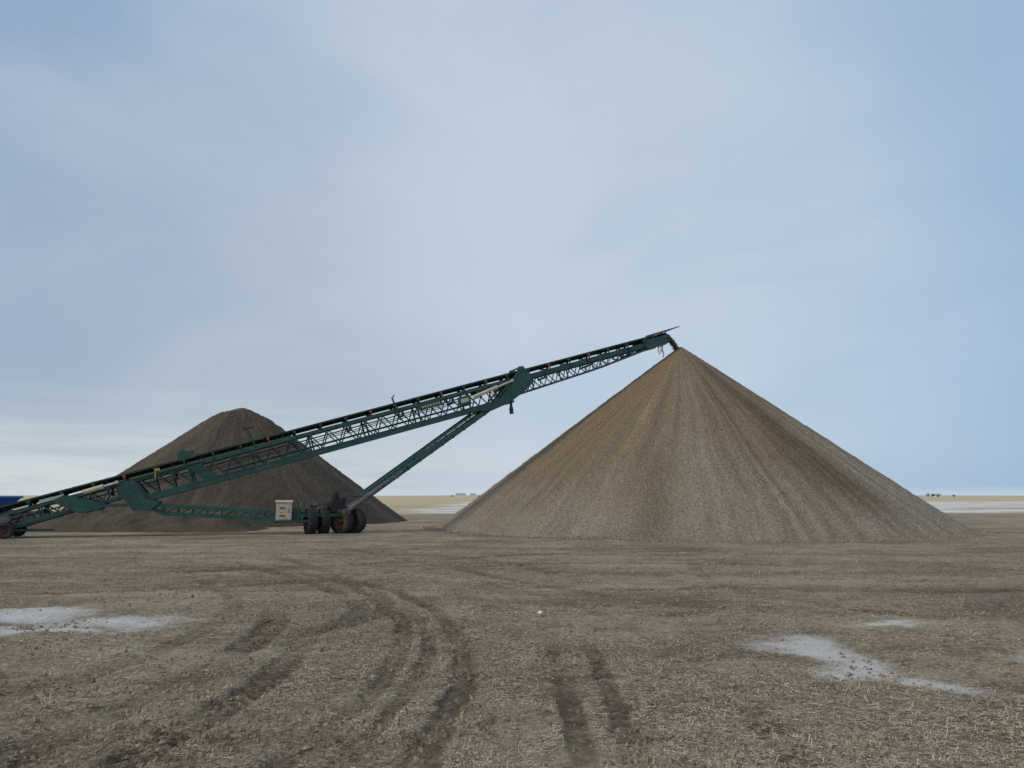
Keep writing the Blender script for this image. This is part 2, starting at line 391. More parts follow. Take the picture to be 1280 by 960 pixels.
def col_back(P,s,x,y,z,st,st2):
    c=np.tile(np.array([.118,.093,.067]),(len(P),1))
    c=lerp(c,(.082,.066,.050),sstep(.42,.62,fbm(x*.35,y*.35,3,166))*.7)
    c=lerp(c,(.16,.127,.092),sstep(.52,.66,fbm(np.cos(P)*9+x*.1,np.sin(P)*9+s,3,163))*.4)
    c=lerp(c,(.24,.19,.10),(1-sstep(.02,.09,s+.06*st*2))*.9)
    return c*(1+.5*st2)[:,None]
pm=pile_material('piled_gravel')
PX,PY,PR=9.35,41.4,13.2
p1=pile('gravel_pile',PX,PY,PR,9.85,.006,col_main,100,pm)
p1['label']='tall pointed brown gravel cone under the conveyor head'; p1['category']='gravel pile'
p2=pile('gravel_pile',-18.5,51.5,11.3,7.6,.085,col_back,200,pm,900,240,1.6,.6,.012,.2)
p2['label']='dark weathered gravel pile with rounded top behind conveyor'; p2['category']='gravel pile'
for p in(p1,p2): p['group']='gravel piles on the field'
N=9000;a=rng.uniform(-math.pi,0.25,N); r=PR*(1+np.abs(rng.normal(0,.03,N))-.015); x=PX+np.cos(a)*r;y=PY+np.sin(a)*r
z,_,_=ground_fn(x,y); z=z+np.clip((PR-np.hypot(x-PX,y-PY))*.5,0,1)
stones_mesh('loose_gravel',x,y,z+.01,.02+.05*rng.random(N)**2.5,M['stone'],'loose stones spilled around the foot of the pile','gravel')
def ridge(name,x0,y0,x1,y1,w,h,seed,label):
    n1,n2=260,60
    t=np.linspace(0,1,n1);u=np.linspace(-1,1,n2);T_,U=np.meshgrid(t,u);T_=T_.ravel();U=U.ravel()
    Lr=math.hypot(x1-x0,y1-y0);dx,dy=(x1-x0)/Lr,(y1-y0)/Lr
    x=x0+T_*Lr*dx-U*w*dy;y=y0+T_*Lr*dy+U*w*dx
    e=np.clip(1-U*U,0,1)*sstep(0,.12,T_)*sstep(0,.12,1-T_)
    z=e*h*(.45+1.1*fbm(x*.8,y*.8,4,seed))+.12*(fbm(x*4,y*4,3,seed+4)-.5)*e-.06
    I=np.arange(n1*n2).reshape(n2,n1);F=np.stack([I[:-1,:-1],I[:-1,1:],I[1:,1:],I[1:,:-1]],-1).reshape(-1,4)
    c=np.tile(np.array([.13,.10,.071]),(len(x),1))*(.7+.6*fbm(x*1.5,y*1.5,3,seed+8))[:,None]
    o=npmesh(name,np.c_[x,y,z],F,pm,{'tint':c}); o['label']=label;o['category']='spoil heap'; return o
ridge('spoil_ridge',-34,38.6,-12,38.2,2.8,.95,300,'low dark ridge of spilled gravel below the conveyor')
# ------------------------------------------------------------ STACKER
T0=Vector((-20.6,31,.86)); H1=Vector((8.45,41.4,10.28))
D=(H1-T0).normalized(); W=Vector((D.y,-D.x,0)).normalized(); Nn=W.cross(D).normalized()
if Nn.z<0: Nn=-Nn
hd=Vector((D.x,D.y,0)).normalized()
def L(s,w,n): return T0+D*(s*(H1-T0).length/32.75)+W*w+Nn*n
E=Vector((-8.1,34.6,0))
st=empty('stacker_conveyor',E,'long dark green radial stacking conveyor on rubber tyres','conveyor')
HW=.55
def truss(mb,s0,s1,bays,ntop0,ntop1,nb0,nb1,hw,lat=.05,cross=True):
    nt_=lambda s:ntop0+(ntop1-ntop0)*(s-s0)/(s1-s0); nb_=lambda s:nb0+(nb1-nb0)*(s-s0)/(s1-s0)
    ds=(s1-s0)/bays
    for sd in(-1,1):
        for i in range(bays):
            a=s0+i*ds;mid=a+ds/2;b=a+ds
            mb.beam(L(a,sd*hw,nt_(a)),L(mid,sd*hw,nb_(mid)),lat,lat,Nn)
            mb.beam(L(mid,sd*hw*.99,nb_(mid)),L(b,sd*hw*.99,nt_(b)),lat,lat,Nn)
            if i%3==0: mb.beam(L(a,sd*hw*1.01,nt_(a)),L(a,sd*hw*1.01,nb_(a)),lat*1.4,lat*1.4,D)
    for i in range(bays+1):
        a=s0+i*ds; mb.beam(L(a,-hw,nb_(a)),L(a,hw,nb_(a)),lat*1.3,lat*1.3,Nn)
        if i<bays: mb.beam(L(a,-hw,nb_(a)+.01),L(a+ds,hw,nb_(a+ds)+.01),lat,lat,Nn)
mb=MB()
for sd in(-1,1):
    mb.beam(L(4.2,sd*HW,-.02),L(23.4,sd*HW,-.02),.12,.16,Nn)
    mb.beam(L(7.0,sd*(HW+.01),-.93),L(22.4,sd*(HW+.01),-.98),.14,.24,Nn)
    mb.beam(L(7.0,sd*(HW+.03),-.80),L(22.4,sd*(HW+.03),-.85),.16,.03,Nn)
truss(mb,7.4,22.2,17,-.1,-.1,-.82,-.86,HW,.05)
part('rear_boom',mb,'green',st,'deep green lattice boom section')
mb=MB()
for sd in(-1,1):
    mb.beam(L(4.3,sd*HW,.0),L(8.0,sd*HW,.0),.10,.14,Nn)
    mb.prism([L(4.4,sd*HW,-.05),L(5.2,sd*HW,-.05),L(5.6,sd*HW,-1.02),L(5.2,sd*HW,-1.02),L(4.4,sd*HW,-.6)],W*sd*.09)
    mb.prism([L(5.3,sd*HW,-.74),L(8.4,sd*HW,-.80),L(8.2,sd*HW,-1.05),L(5.3,sd*HW,-1.03)],W*sd*.09)
    mb.prism([L(7.3,sd*HW,-.05),L(7.8,sd*HW,-.05),L(8.5,sd*HW,-.85),L(7.8,sd*HW,-.85)],W*sd*.08)
    for s in(5.9,6.6,7.3): mb.beam(L(s,sd*(HW+.05),0),L(s,sd*(HW+.05),-.9),.05,.07,D)
    for s in(5.3,6.0,6.7): mb.beam(L(s,sd*(HW+.03),-.05),L(s+.6,sd*(HW+.03),-.75),.05,.05,D)
    mb.beam(L(4.3,sd*(HW+.12),.03),L(8,sd*(HW+.12),.03),.1,.06,Nn)
part('tail_girder',mb,'green',st)
mb=MB()
for sd in(-1,1):
    mb.beam(L(-1.2,sd*HW,-.02),L(4.4,sd*HW,-.02),.12,.14,Nn)
    mb.beam(L(-1.2,sd*HW,-.5),L(4.4,sd*HW,-.58),.11,.12,Nn)
truss(mb,-1.0,4.2,6,-.05,-.05,-.47,-.55,HW,.05)
part('tail_boom',mb,'green',st)
mb=MB()
for sd in(-1,1):
    mb.beam(L(21.0,sd*.47,-.10),L(32.6,sd*.47,-.06),.10,.24,Nn)
    mb.beam(L(21.2,sd*.47,-.90),L(28.2,sd*.47,-.60),.08,.10,Nn)
    mb.beam(L(28.2,sd*.47,-.60),L(31.4,sd*.47,-.30),.08,.10,Nn)
truss(mb,22.0,28.2,9,-.15,-.15,-.84,-.58,.47,.04)
truss(mb,28.2,31.3,5,-.15,-.15,-.58,-.29,.47,.04)
part('front_boom',mb,'green',st,'tapered green lattice boom section')
mb=MB()
sec=[(-.46,.26),(-.22,.13),(.22,.13),(.46,.26),(.46,.285),(.22,.155),(-.22,.155),(-.46,.285)]
mb.prism([L(-1.2,w,n+.02) for w,n in sec],L(32.7,0,0)-L(-1.2,0,0))
mb.beam(L(-1.1,0,-.28),L(32.4,0,-.22),.80,.02,Nn)
part('conveyor_belt',mb,'belt',st)
n=6500; s_=rng.uniform(-1,32.6,n); w_=rng.normal(0,.16,n).clip(-.36,.36); hgt=.20+.16*np.exp(-(w_/.2)**2)*rng.random(n)**.6
pp=np.array(T0)[None]+s_[:,None]*np.array(L(1,0,0)-L(0,0,0))+w_[:,None]*np.array(W)+hgt[:,None]*np.array(Nn)
stones_mesh('carried_gravel',pp[:,0],pp[:,1],pp[:,2],rng.uniform(.02,.05,n),M['brownstone'],'brown gravel carried up on the conveyor belt','gravel')
mb=MB(); s0=0.0
for a,b,c,d_ in((-.50,.27,-.22,.08),(.22,.08,.50,.27),(-.21,.08,.21,.08)):
    mb.cyl(L(s0,a,b-.03),L(s0,c,d_-.03),.055,seg=10)
for sd in(-1,1):
    mb.beam(L(s0,sd*.60,-.02),L(s0,sd*.60,.30),.07,.05,D,1)
    mb.beam(L(s0-.05,sd*.64,.22),L(s0+.05,sd*.64,.22),.02,.12,Nn,1)
mb.beam(L(s0,-.62,.0),L(s0,.62,.0),.07,.06,Nn,0)
id0=part('idler_roller',mb,['darkgreen','darkgreen'],st)
mer=id0.data.copy(); mer.materials[1]=M['orange']
for i in range(1,27):
    c=copypart(id0,st,L(i*1.2,0,0)-L(0,0,0))
    if i in(4,9,13,16,18,21,23): c.data=mer; c['label']='idler roller with faded orange end bracket'
mb=MB(); mb.cyl(L(1.5,-.5,-.34),L(1.5,.5,-.34),.05,seg=10)
for sd in(-1,1): mb.beam(L(1.5,sd*.58,-.40),L(1.5,sd*.58,-.02),.04,.08,D)
rr0=part('return_roller',mb,'darkgreen',st)
for i in range(1,12): copypart(rr0,st,L(i*2.6,0,0)-L(0,0,0))
mb=MB()
for sd in(-1,1):
    mb.beam(L(-.8,sd*.585,.31),L(31.8,sd*.585,.31),.04,.07,Nn)
part('edge_rail',mb,'darkgreen',st)
mb=MB();mb.cyl(L(32.6,-.5,-.02),L(32.6,.5,-.02),.27,seg=24);mb.cyl(L(32.6,-.68,-.02),L(32.6,.68,-.02),.06)
part('head_pulley',mb,'belt',st)
mb=MB();mb.cyl(L(-1.2,-.5,-.02),L(-1.2,.5,-.02),.27,seg=24);mb.cyl(L(-1.2,-.66,-.02),L(-1.2,.66,-.02),.06)
part('tail_pulley',mb,'belt',st)
mb=MB()
for sd in(-1,1):
    mb.prism([L(31.0,sd*.56,.20),L(32.7,sd*.56,.16),L(32.75,sd*.56,-.15),L(32.4,sd*.56,-.34),L(31.2,sd*.56,-.35)],W*sd*.04)
    mb.beam(L(31.3,sd*.60,.38),L(33.6,sd*.52,.44),.05,.05,Nn)
    mb.beam(L(31.7,sd*.60,.15),L(31.7,sd*.60,.38),.05,.05,D); mb.beam(L(32.6,sd*.56,.15),L(32.6,sd*.56,.4),.05,.05,D)
mb.beam(L(33.5,-.52,.44),L(33.5,.52,.44),.05,.05,Nn)
part('head_frame',mb,'green',st)
for i,(a,b,ln) in enumerate(((32.15,.5,.55),(32.35,.3,.7),(31.95,.55,.40))):
    mb=MB();p=L(a,b,-.3); n_=7
    for k in range(n_):
        p2=p+Vector((random.uniform(-.04,.04),random.uniform(-.03,.03),-ln/n_)); wdt=.13*(1-k/n_*.6)
        mb.beam(p,p2,wdt,.012,W); p=p2
    part('torn_skirt_cloth',mb,'rag',st,'ragged pale cloth strip under the conveyor head')
mb=MB()
for sd in(-1,1):
    mb.prism([L(23.5,sd*.64,.52),L(23.75,sd*.64,.50),L(24.1,sd*.64,-.42),L(23.4,sd*.64,-.78),L(22.5,sd*.64,-1.12),L(21.3,sd*.64,-1.28),L(20.9,sd*.64,-1.10),L(22.1,sd*.64,-.75),L(23.0,sd*.64,-.1)],W*sd*.05)
    mb.beam(L(23.7,sd*.70,.45),L(21.3,sd*.70,-1.15),.05,.08,Nn)
    mb.beam(L(24.05,sd*.70,-.38),L(22.5,sd*.70,-1.08),.05,.06,Nn)
mb.beam(L(21.3,-.64,-1.18),L(21.3,.64,-1.18),.14,.14,Nn); mb.beam(L(23.6,-.64,.47),L(23.6,.64,.47),.08,.08,Nn)
part('mounting_plate',mb,'green',st)
mb=MB(); mb.cyl(L(22.7,.35,-1.0),L(22.58,.35,-1.6),.07);mb.cyl(L(22.62,.35,-1.35),L(22.55,.35,-1.68),.10);mb.beam(L(22.4,.35,-1.12),L(22.85,.35,-1.1),.16,.10,Nn)
part('fold_winch',mb,'darkgreen',st)
def hyd(s0,n0,s1,n1,w,split=.6):
    a=L(s0,w,n0);b=L(s1,w,n1);c=a.lerp(b,split)
    mb=MB();mb.cyl(a,c,.095,seg=18);mb.cyl(c.lerp(a,.04),c,.115,seg=18);o=part('hydraulic_cylinder',mb,'cream',st,'pale cream hydraulic cylinder')
    mb=MB();mb.cyl(c,b,.055,seg=14,mi=0);mb.cyl(b-D*.06,b+D*.06,.08);part('cylinder_rod',mb,'chrome',o)
hyd(20.7,-.38,22.9,-.10,.80)
hyd(3.2,.02,4.5,.05,.80)
mb=MB();mb.beam(L(16.9,.66,-.55),L(16.75,.66,.62),.12,.06,D);mb.beam(L(16.75,.66,.55),L(16.9,.66,.72),.06,.05,D);mb.beam(L(17.15,.66,-.5),L(16.8,.66,.3),.04,.04,D)
part('guard_post',mb,'green',st)
mb=MB();mb.cyl(L(10.2,.62,0),L(10.05,.62,.85),.03);mb.beam(L(9.9,.62,.85),L(10.35,.62,.92),.12,.07,Nn);mb.beam(L(9.85,.62,.95),L(10.0,.62,.93),.18,.16,Nn)
part('work_lamp',mb,'darkgreen',st)
mb=MB();mb.beam(L(17.9,.65,-.2),L(19.1,.65,-.2),.06,.30,Nn)
for k in range(7): mb.beam(L(18.05+k*.14,.69,-.2),L(18.13+k*.14,.69,-.2),.012,.09,Nn,1)
part('name_plate',mb,['green','cream'],st,'green panel with small pale lettering worn illegible')
mb=MB();mb.beam(L(19.9,.70,-.42),L(20.5,.70,-.42),.16,.42,Nn);mb.beam(L(20.0,.79,-.42),L(20.4,.79,-.42),.012,.2,Nn,1)
part('junction_box',mb,['green','cream'],st)
mb=MB();mb.beam(L(7.0,.45,.42),L(7.7,.45,.42),.45,.32,Nn);mb.beam(L(7.1,.45,.62),L(7.35,.45,.62),.2,.14,Nn)
part('gear_housing',mb,'green',st)
mb=MB();mb.beam(L(6.0,.70,.16),L(6.2,.70,.14),.03,.12,Nn);mb.beam(L(5.95,.72,-.22),L(6.0,.72,.1),.04,.04,D)
part('warning_plate',mb,'yellow',st)
mb=MB()
for off in(-.34,-.42):
    for i in range(60):
        s=5+i*.27; n0=off-.06*abs(math.sin(s*1.6)); n1=off-.06*abs(math.sin((s+.27)*1.6))
        mb.cyl(L(s,.62,n0),L(s+.27,.62,n1),.018,seg=6)
part('hydraulic_hose',mb,'belt',st)
mb=MB()
for sd in(-1,1):
    mb.cyl(L(8.6,sd*.63,-.62),L(20.8,sd*.63,-.64),.025,seg=8)
part('conduit_pipe',mb,'darkgreen',st)
mb=MB()
for sd in(-1,1):
    mb.prism([L(2.0,sd*.67,.0),L(2.5,sd*.67,.12),L(3.9,sd*.67,-.62),L(3.6,sd*.67,-.82),L(2.9,sd*.67,-.80)],W*sd*.05)
    mb.prism([L(4.5,sd*.67,.05),L(5.1,sd*.67,.05),L(5.4,sd*.67,-.9),L(5.9,sd*.67,-1.2),L(5.4,sd*.67,-1.45),L(4.8,sd*.67,-1.25),L(4.5,sd*.67,-.5)],W*sd*.05)
    mb.beam(L(3.7,sd*.72,-.7),L(4.8,sd*.72,-1.0),.06,.12,Nn)
mb.beam(L(5.2,-.67,-1.28),L(5.2,.67,-1.28),.14,.14,Nn)
part('pivot_bracket',mb,'green',st)
# struts
base=E+Vector((.55,.1,.95))
for k,sd in enumerate((-1,1)):
    top=L(21.3,sd*.5,-1.2); bot=base+W*sd*.5; mid=bot.lerp(top,.30)
    up=Nn
    mb=MB();mb.beam(mid.lerp(bot,.06),top,.18,.20,up)
    for t in np.linspace(.33,.97,9):
        p=bot.lerp(top,t); mb.beam(p+(top-bot).normalized()*-.03,p+(top-bot).normalized()*.03,.22,.24,up)
    o=part('telescoping_strut',mb,'green',st)
    mb=MB();mb.cyl(bot,mid.lerp(top,.1),.115,seg=16);mb.cyl(bot-W*.14,bot+W*.14,.17);mb.cyl(bot.lerp(top,.12),bot.lerp(top,.15),.145,seg=16);part('inner_strut_tube',mb,'grey',o)
mb=MB()
a0=base-W*.5;a1=L(21.3,-.5,-1.2);b0_=base+W*.5;b1=L(21.3,.5,-1.2)
dvv=Vector((-.17,0,.22))
mb.cyl(b0_.lerp(b1,.10)+dvv*.8,b1.lerp(b0_,.06)+dvv,.05,seg=10); mb.cyl(a0.lerp(a1,.10)+dvv*.8,a1.lerp(a0,.06)+dvv,.05,seg=10)
for t in(.11,.32,.62,.92):
    for q0,q1 in((a0,a1),(b0_,b1)): p=q0.lerp(q1,t); mb.beam(p,p+dvv,.06,.06)
for t in(.36,.64,.92):
    mb.beam(a0.lerp(a1,t),b0_.lerp(b1,t),.08,.08,Nn)
part('strut_cross_brace',mb,'green',st)
# lower arms
mb=MB()
AE=E+Vector((-.9,-.1,.86))
for sd in(-1,1):
    a=L(5.3,sd*.5,-1.15); b=AE+W*sd*.45
    mb.beam(a,b,.14,.15)
    lo0=a.lerp(b,.10)-Vector((0,0,.34)); lo1=a.lerp(b,.97)-Vector((0,0,.32))
    mb.beam(a,lo0,.1,.1);mb.beam(lo0,lo1,.12,.14);mb.beam(b,lo1,.1,.1)
    for i in range(11):
        t=i/10;p=lo0.lerp(lo1,t);q=a.lerp(b,.10+.87*t);mb.beam(p,q,.05,.05)
        if i<10: mb.beam(p,a.lerp(b,.10+.87*(i+1)/10),.05,.05)
for t in(.2,.4,.6,.8,.98):
    mb.beam((L(5.3,-.5,-1.15)).lerp(AE-W*.45,t),(L(5.3,.5,-1.15)).lerp(AE+W*.45,t),.07,.07)
part('lower_link_arm',mb,'green',st)
# axle
ax=Vector((.87,.49,0)).normalized(); pr=Vector((-ax.y,ax.x,0))
mb=MB()
mb.beam(E+ax*-1.25+Vector((0,0,.58)),E+ax*1.25+Vector((0,0,.58)),.24,.22)
mb.beam(E+ax*-.15+Vector((0,0,.9)),E+ax*.75+Vector((0,0,.9)),.5,.28)
mb.beam(E+ax*-1.5+Vector((0,0,.82)),E+ax*.9+Vector((0,0,.82)),1.0,.14)
for t in(-.7,0,.65): mb.beam(E+ax*t+Vector((0,0,.5)),E+ax*t+Vector((0,0,.85)),.25,.3)
part('axle_beam',mb,'darkgreen',st)
mb=MB()
c=E+ax*.05+Vector((0,0,1.22))-pr*.25
mb.beam(c-ax*.2,c+ax*.25,.40,.52);mb.cyl(c+Vector((0,0,.15)),c+Vector((0,0,.58)),.15);mb.cyl(c-ax*.4,c+ax*.4-Vector((0,0,.1)),.19)
mb.beam(c+ax*.25-Vector((0,0,.4)),c+ax*.42+Vector((0,0,.35)),.1,.2);mb.cyl(c+Vector((0,0,.1))+ax*.28,c+Vector((0,0,.5))+ax*.1,.04)
mb.cyl(c+ax*.35-Vector((0,0,.3)),c+ax*.6-Vector((0,0,.15)),.17);mb.beam(c-ax*.3+Vector((0,0,.1)),c-ax*.3-Vector((0,0,.6)),.12,.3)
part('planetary_drive',mb,'rubber',st,'grimy dark wheel drive motor and gearbox')
mb=MB()
c=E-ax*1.15+Vector((0,0,1.1))
mb.beam(c-ax*.45,c+ax*.5,.5,.06);mb.beam(c-ax*.25+Vector((0,0,.16)),c+ax*.12+Vector((0,0,.16)),.35,.26);mb.cyl(c+ax*.12+Vector((0,0,.16)),c+ax*.45+Vector((0,0,.16)),.11)
for t in(-.3,.35): mb.beam(c+ax*t,c+ax*t-Vector((0,0,.3)),.06,.06)
mb.cyl(c-ax*.1+Vector((0,0,.25)),c-ax*.1+Vector((0,0,.38)),.06); mb.beam(c+ax*.3+Vector((0,0,.02)),c+ax*.3+Vector((0,0,.46)),.05,.05)
part('hydraulic_pump',mb,'grey',st)
C=Vector((-9.93,33.5,1.0)); cx=Vector((.96,.28,0));cy_=Vector((.28,-.96,0))
mb=MB();mb.beam(C-cx*.33,C+cx*.33,.34,.76)
mb.prism([C-cx*.37+cy_*.22+Vector((0,0,.38)),C+cx*.37+cy_*.22+Vector((0,0,.38)),C+cx*.37-cy_*.2+Vector((0,0,.44)),C-cx*.37-cy_*.2+Vector((0,0,.44))],Vector((0,0,.03)))
cab=part('control_cabinet',mb,'cream',st,'cream metal control cabinet')
mb=MB();F0=C+cy_*.185
mb.beam(F0-cx*.28,F0+cx*.28,.02,.64)
mb2=MB();mb2.beam(F0+cy_*.02+cx*.2,F0+cy_*.02+cx*.23,.02,.14);
dr=part('cabinet_door',mb,'cream',cab);part('handle',mb2,'grey',dr)
for zz,w0,mt in((.14,.20,'grey'),(-.06,.12,'yellow'),(-.2,.22,'grey')):
    mb=MB();mb.beam(F0+cy_*.015-cx*.18+Vector((0,0,zz)),F0+cy_*.015+cx*(w0-.16)+Vector((0,0,zz)),.01,.07)
    part('warning_decal',mb,mt,dr)
mb=MB()
mb.beam(C-cx*.40-Vector((0,0,.43)),C+cx*1.3-Vector((0,0,.43)),.5,.10)
mb.beam(C-cx*.3-Vector((0,0,.45)),C-cx*.3-cy_*.9-Vector((0,0,.42)),.1,.1);mb.beam(C+cx*.3-Vector((0,0,.45)),C+cx*.3-cy_*.9-Vector((0,0,.42)),.1,.1)
mb.beam(C+cx*.55-Vector((0,0,.4)),C+cx*.55+Vector((0,0,.15)),.12,.3)
part('cabinet_platform',mb,'darkgreen',st)
# wheels
def wheel(c,axis,R,wd,rimmat,parent,lugs=True):
    axis=Vector(axis).normalized(); c=Vector(c)
    mb=MB();mb.cyl(c-axis*wd*.34,c+axis*wd*.34,R*.16);mb.cyl(c-axis*wd*.42,c+axis*wd*.42,R*.10,seg=10)
    w=part('wheel',mb,rimmat,parent,origin=c)
    mb=MB(); h=wd/2
    prof=[(-h*.72,R*.55),(-h*.98,R*.68),(-h,R*.82),(-h*.86,R*.95),(-h*.5,R*.985),(0,R*.99),(h*.5,R*.985),(h*.86,R*.95),(h,R*.82),(h*.98,R*.68),(h*.72,R*.55)]
    mb.revolve(c,axis,prof,44)
    a=axis.orthogonal().normalized();b=axis.cross(a)
    n=22
    for i in range(n):
        for sd in(-1,1):
            t=2*math.pi*(i+(.5 if sd>0 else 0))/n; t2=t+.14
            e=a*math.cos(t)+b*math.sin(t);e2=a*math.cos(t2)+b*math.sin(t2)
            mb.beam(c+axis*sd*h*.05+e*R*.995,c+axis*sd*h*.93+e2*R*.955,R*.075,R*.07,e)
    part('tyre',mb,'rubber',w)
    mb=MB()
    mb.revolve(c,axis,[(-h*.74,R*.57),(-h*.70,R*.50),(-h*.35,R*.46),(-h*.22,R*.18),(h*.22,R*.18),(h*.35,R*.46),(h*.70,R*.50),(h*.74,R*.57)],32)
    for i in range(8):
        t=2*math.pi*i/8;e=a*math.cos(t)+b*math.sin(t)
        mb.cyl(c-axis*h*.4+e*R*.27,c+axis*h*.4+e*R*.27,R*.03,seg=6)
    part('rim',mb,rimmat,w)
    return w
for t in(-.98,-.40,.34,.92):
    c=E+ax*t-pr*(.15 if t<0 else .45); wheel((c.x,c.y,.54),ax if t<0 else Vector((.45,.89,0)),.56,.40,'rust',st)
for sd in(-1,1):
    p=T0+hd*.45+W*sd*.95; wheel((p.x,p.y,.30),W,.31,.22,'rust',st)
mb=MB();p=T0+hd*.45
mb.cyl((p-W*.85)+Vector((0,0,.30-p.z)),(p+W*.85)+Vector((0,0,.30-p.z)),.07)
for sd in(-1,1):
    mb.beam(Vector((p.x,p.y,.33))+W*sd*.6,L(.6,sd*.6,-.5),.12,.12);mb.beam(Vector((p.x,p.y,.33))+W*sd*.6,L(2.6,sd*.6,-.6),.08,.08)
mb.beam(Vector((p.x,p.y,.3))+hd*.0+W*.6,Vector((p.x,p.y,.3))+hd*1.6+W*.5,.08,.08);mb.beam(Vector((p.x,p.y,.3))-W*.6,Vector((p.x,p.y,.3))+hd*1.6+W*.5,.06,.06)
part('tail_axle_frame',mb,'darkgreen',st)
mb=MB()
for sd in(-1,1):
    mb.prism([L(-1.4,sd*.5,.20),L(.2,sd*.5,.24),L(.0,sd*.72,.42),L(-1.4,sd*.72,.45)],W*sd*.03)
mb.prism([L(-1.4,-.5,.2),L(-1.4,.5,.2),L(-1.5,.72,.45),L(-1.5,-.72,.45)],D*-.03)
part('tail_hopper',mb,'darkgreen',st)
mb=MB();mb.beam(L(1.6,.68,.12),L(2.5,.68,.10),.04,.12,Nn)
part('tail_drive_guard',mb,'chrome',st)
mb=MB();mb.beam(L(.0,.75,-.2),L(.5,.75,-.2),.2,.3,Nn)
part('tail_motor_box',mb,'grey',st)
# falling gravel
mb=MB()
a=L(32.5,0,.32)
for i in range(7000):
    t=random.random()
    p=a+Vector((1.15*t,.14*t,.22*t-1.30*t*t)); sp=.05+.05*t
    mb.stone(p+Vector((random.gauss(0,sp*.6),random.gauss(0,.13),random.gauss(0,sp*.6))),random.uniform(.015,.032))
o=part('falling_gravel',mb,'brownstone',None,'stream of brown gravel pouring off the conveyor head',kind='stuff'); o['category']='gravel'
# ------------------------------------------------------------ blue feeder
b0=Vector((-26.0,37.0,0))
bf=empty('feed_hopper_machine',b0,'blue wheeled feed hopper beside the conveyor tail','hopper')
mb=MB()
top=[b0+Vector(v) for v in((-2.2,-1.1,1.6),(1.7,-1.1,1.6),(1.7,1.1,1.6),(-2.2,1.1,1.6))];bt=[b0+Vector(v) for v in((-1.2,-.5,1.0),(1.4,-.5,1.0),(1.4,.5,1.0),(-1.2,.5,1.0))]
mb.add(top+bt,[(0,1,5,4),(1,2,6,5),(2,3,7,6),(3,0,4,7),(4,5,6,7)]);
for i in range(4): mb.beam(top[i],top[(i+1)%4],.1,.1)
for xx in(-1.3,-.4,.5,1.2): mb.beam(b0+Vector((xx,-1.12,1.6)),b0+Vector((xx*.7,-.55,1.0)),.06,.06)
part('hopper_body',mb,'blue',bf)
mb=MB();mb.beam(b0+Vector((.6,-1.17,1.56)),b0+Vector((1.6,-1.17,1.56)),.02,.07)
part('trim_strip',mb,'white',bf,'white trim strip along the hopper rim')
mb=MB()
for yy in(-.55,.55): mb.beam(b0+Vector((-3,yy,.85)),b0+Vector((1.6,yy,.85)),.12,.2)
for xx in(-2.6,1.4):
    for yy in(-.55,.55): mb.beam(b0+Vector((xx,yy,.85)),b0+Vector((xx,yy,.02)),.1,.1)
    mb.beam(b0+Vector((xx,-.55,.8)),b0+Vector((xx,.55,.8)),.1,.1)
part('chassis',mb,'blue',bf)
for sd in(-1,1): wheel(b0+Vector((-1.0,sd*.85,.45)),(0,1,0),.46,.26,'orange',bf)
# ------------------------------------------------------------ far farmsteads
def house(x,y,w,d,h,label):
    mb=MB();mb.beam((x-w/2,y,h/2),(x+w/2,y,h/2),d,h);o=part('farm_house',mb,'white',None,label);o['category']='house';o['group']='distant farm buildings'
    mb=MB();mb.prism([(x-w/2-.4,y-d/2-.4,h),(x-w/2-.4,y+d/2+.4,h),(x-w/2-.4,y,h+d*.3)],(w+.8,0,0));part('roof',mb,'roof',o)
    for k in(-.3,.0,.3):
        mb=MB();mb.beam((x+k*w-.4,y-d/2-.03,h*.5),(x+k*w+.4,y-d/2-.03,h*.5),.06,1.0);part('window' if k else 'door',mb,'window',o)
house(-77,1150,14,8,3.6,'white farm building standing on the far field')
house(-60,1180,8,7,3.6,'small white farm house on the far field')
house(665,1200,10,8,3.0,'white farm house among bare shelter trees')
def tree(x,y,h,w):
    e=empty('shelter_tree',(x,y,0),'small dark bare shelterbelt tree on the far field','tree','shelterbelt trees')
    mb=MB();mb.cyl((x,y,-.3),(x,y,h*.5),h*.05,h*.025,8)
    for k in range(6):
        a=random.uniform(0,6.28);z0=h*random.uniform(.25,.5);mb.cyl((x,y,z0),(x+math.cos(a)*w*.4,y+math.sin(a)*w*.4,z0+h*.35),h*.018,h*.006,5)
    part('trunk',mb,'bark',e)
    mb=MB();cl=[(random.gauss(0,.22)*w,random.gauss(0,.22)*w,h*random.uniform(.4,.9)) for _ in range(10)]
    for k in range(500):
        c=random.choice(cl);p=Vector((x+c[0]+random.gauss(0,.12)*w,y+c[1]+random.gauss(0,.12)*w,c[2]+random.gauss(0,.08)*h))
        u=Vector((random.gauss(0,1),random.gauss(0,1),random.gauss(0,1))).normalized()*.3;v=u.orthogonal().normalized()*.2
        mb.add([p-u,p+v,p+u],[(0,1,2)])
    part('crown',mb,'twig',e)
for x,h in((482,6),(487,8),(492,5),(498,4),(520,4.5)): tree(x,890+random.uniform(-15,15),h*.75,h*.7)
for x,h in((-90,4),(-50,4)): tree(x,1160,h*.7,h*.8)
mb=MB();mb.stone((.39,10.9,.05),.05)
o=part('pale_rock',mb,'palestone',None,'small white rock lying on the dirt');o['category']='rock'
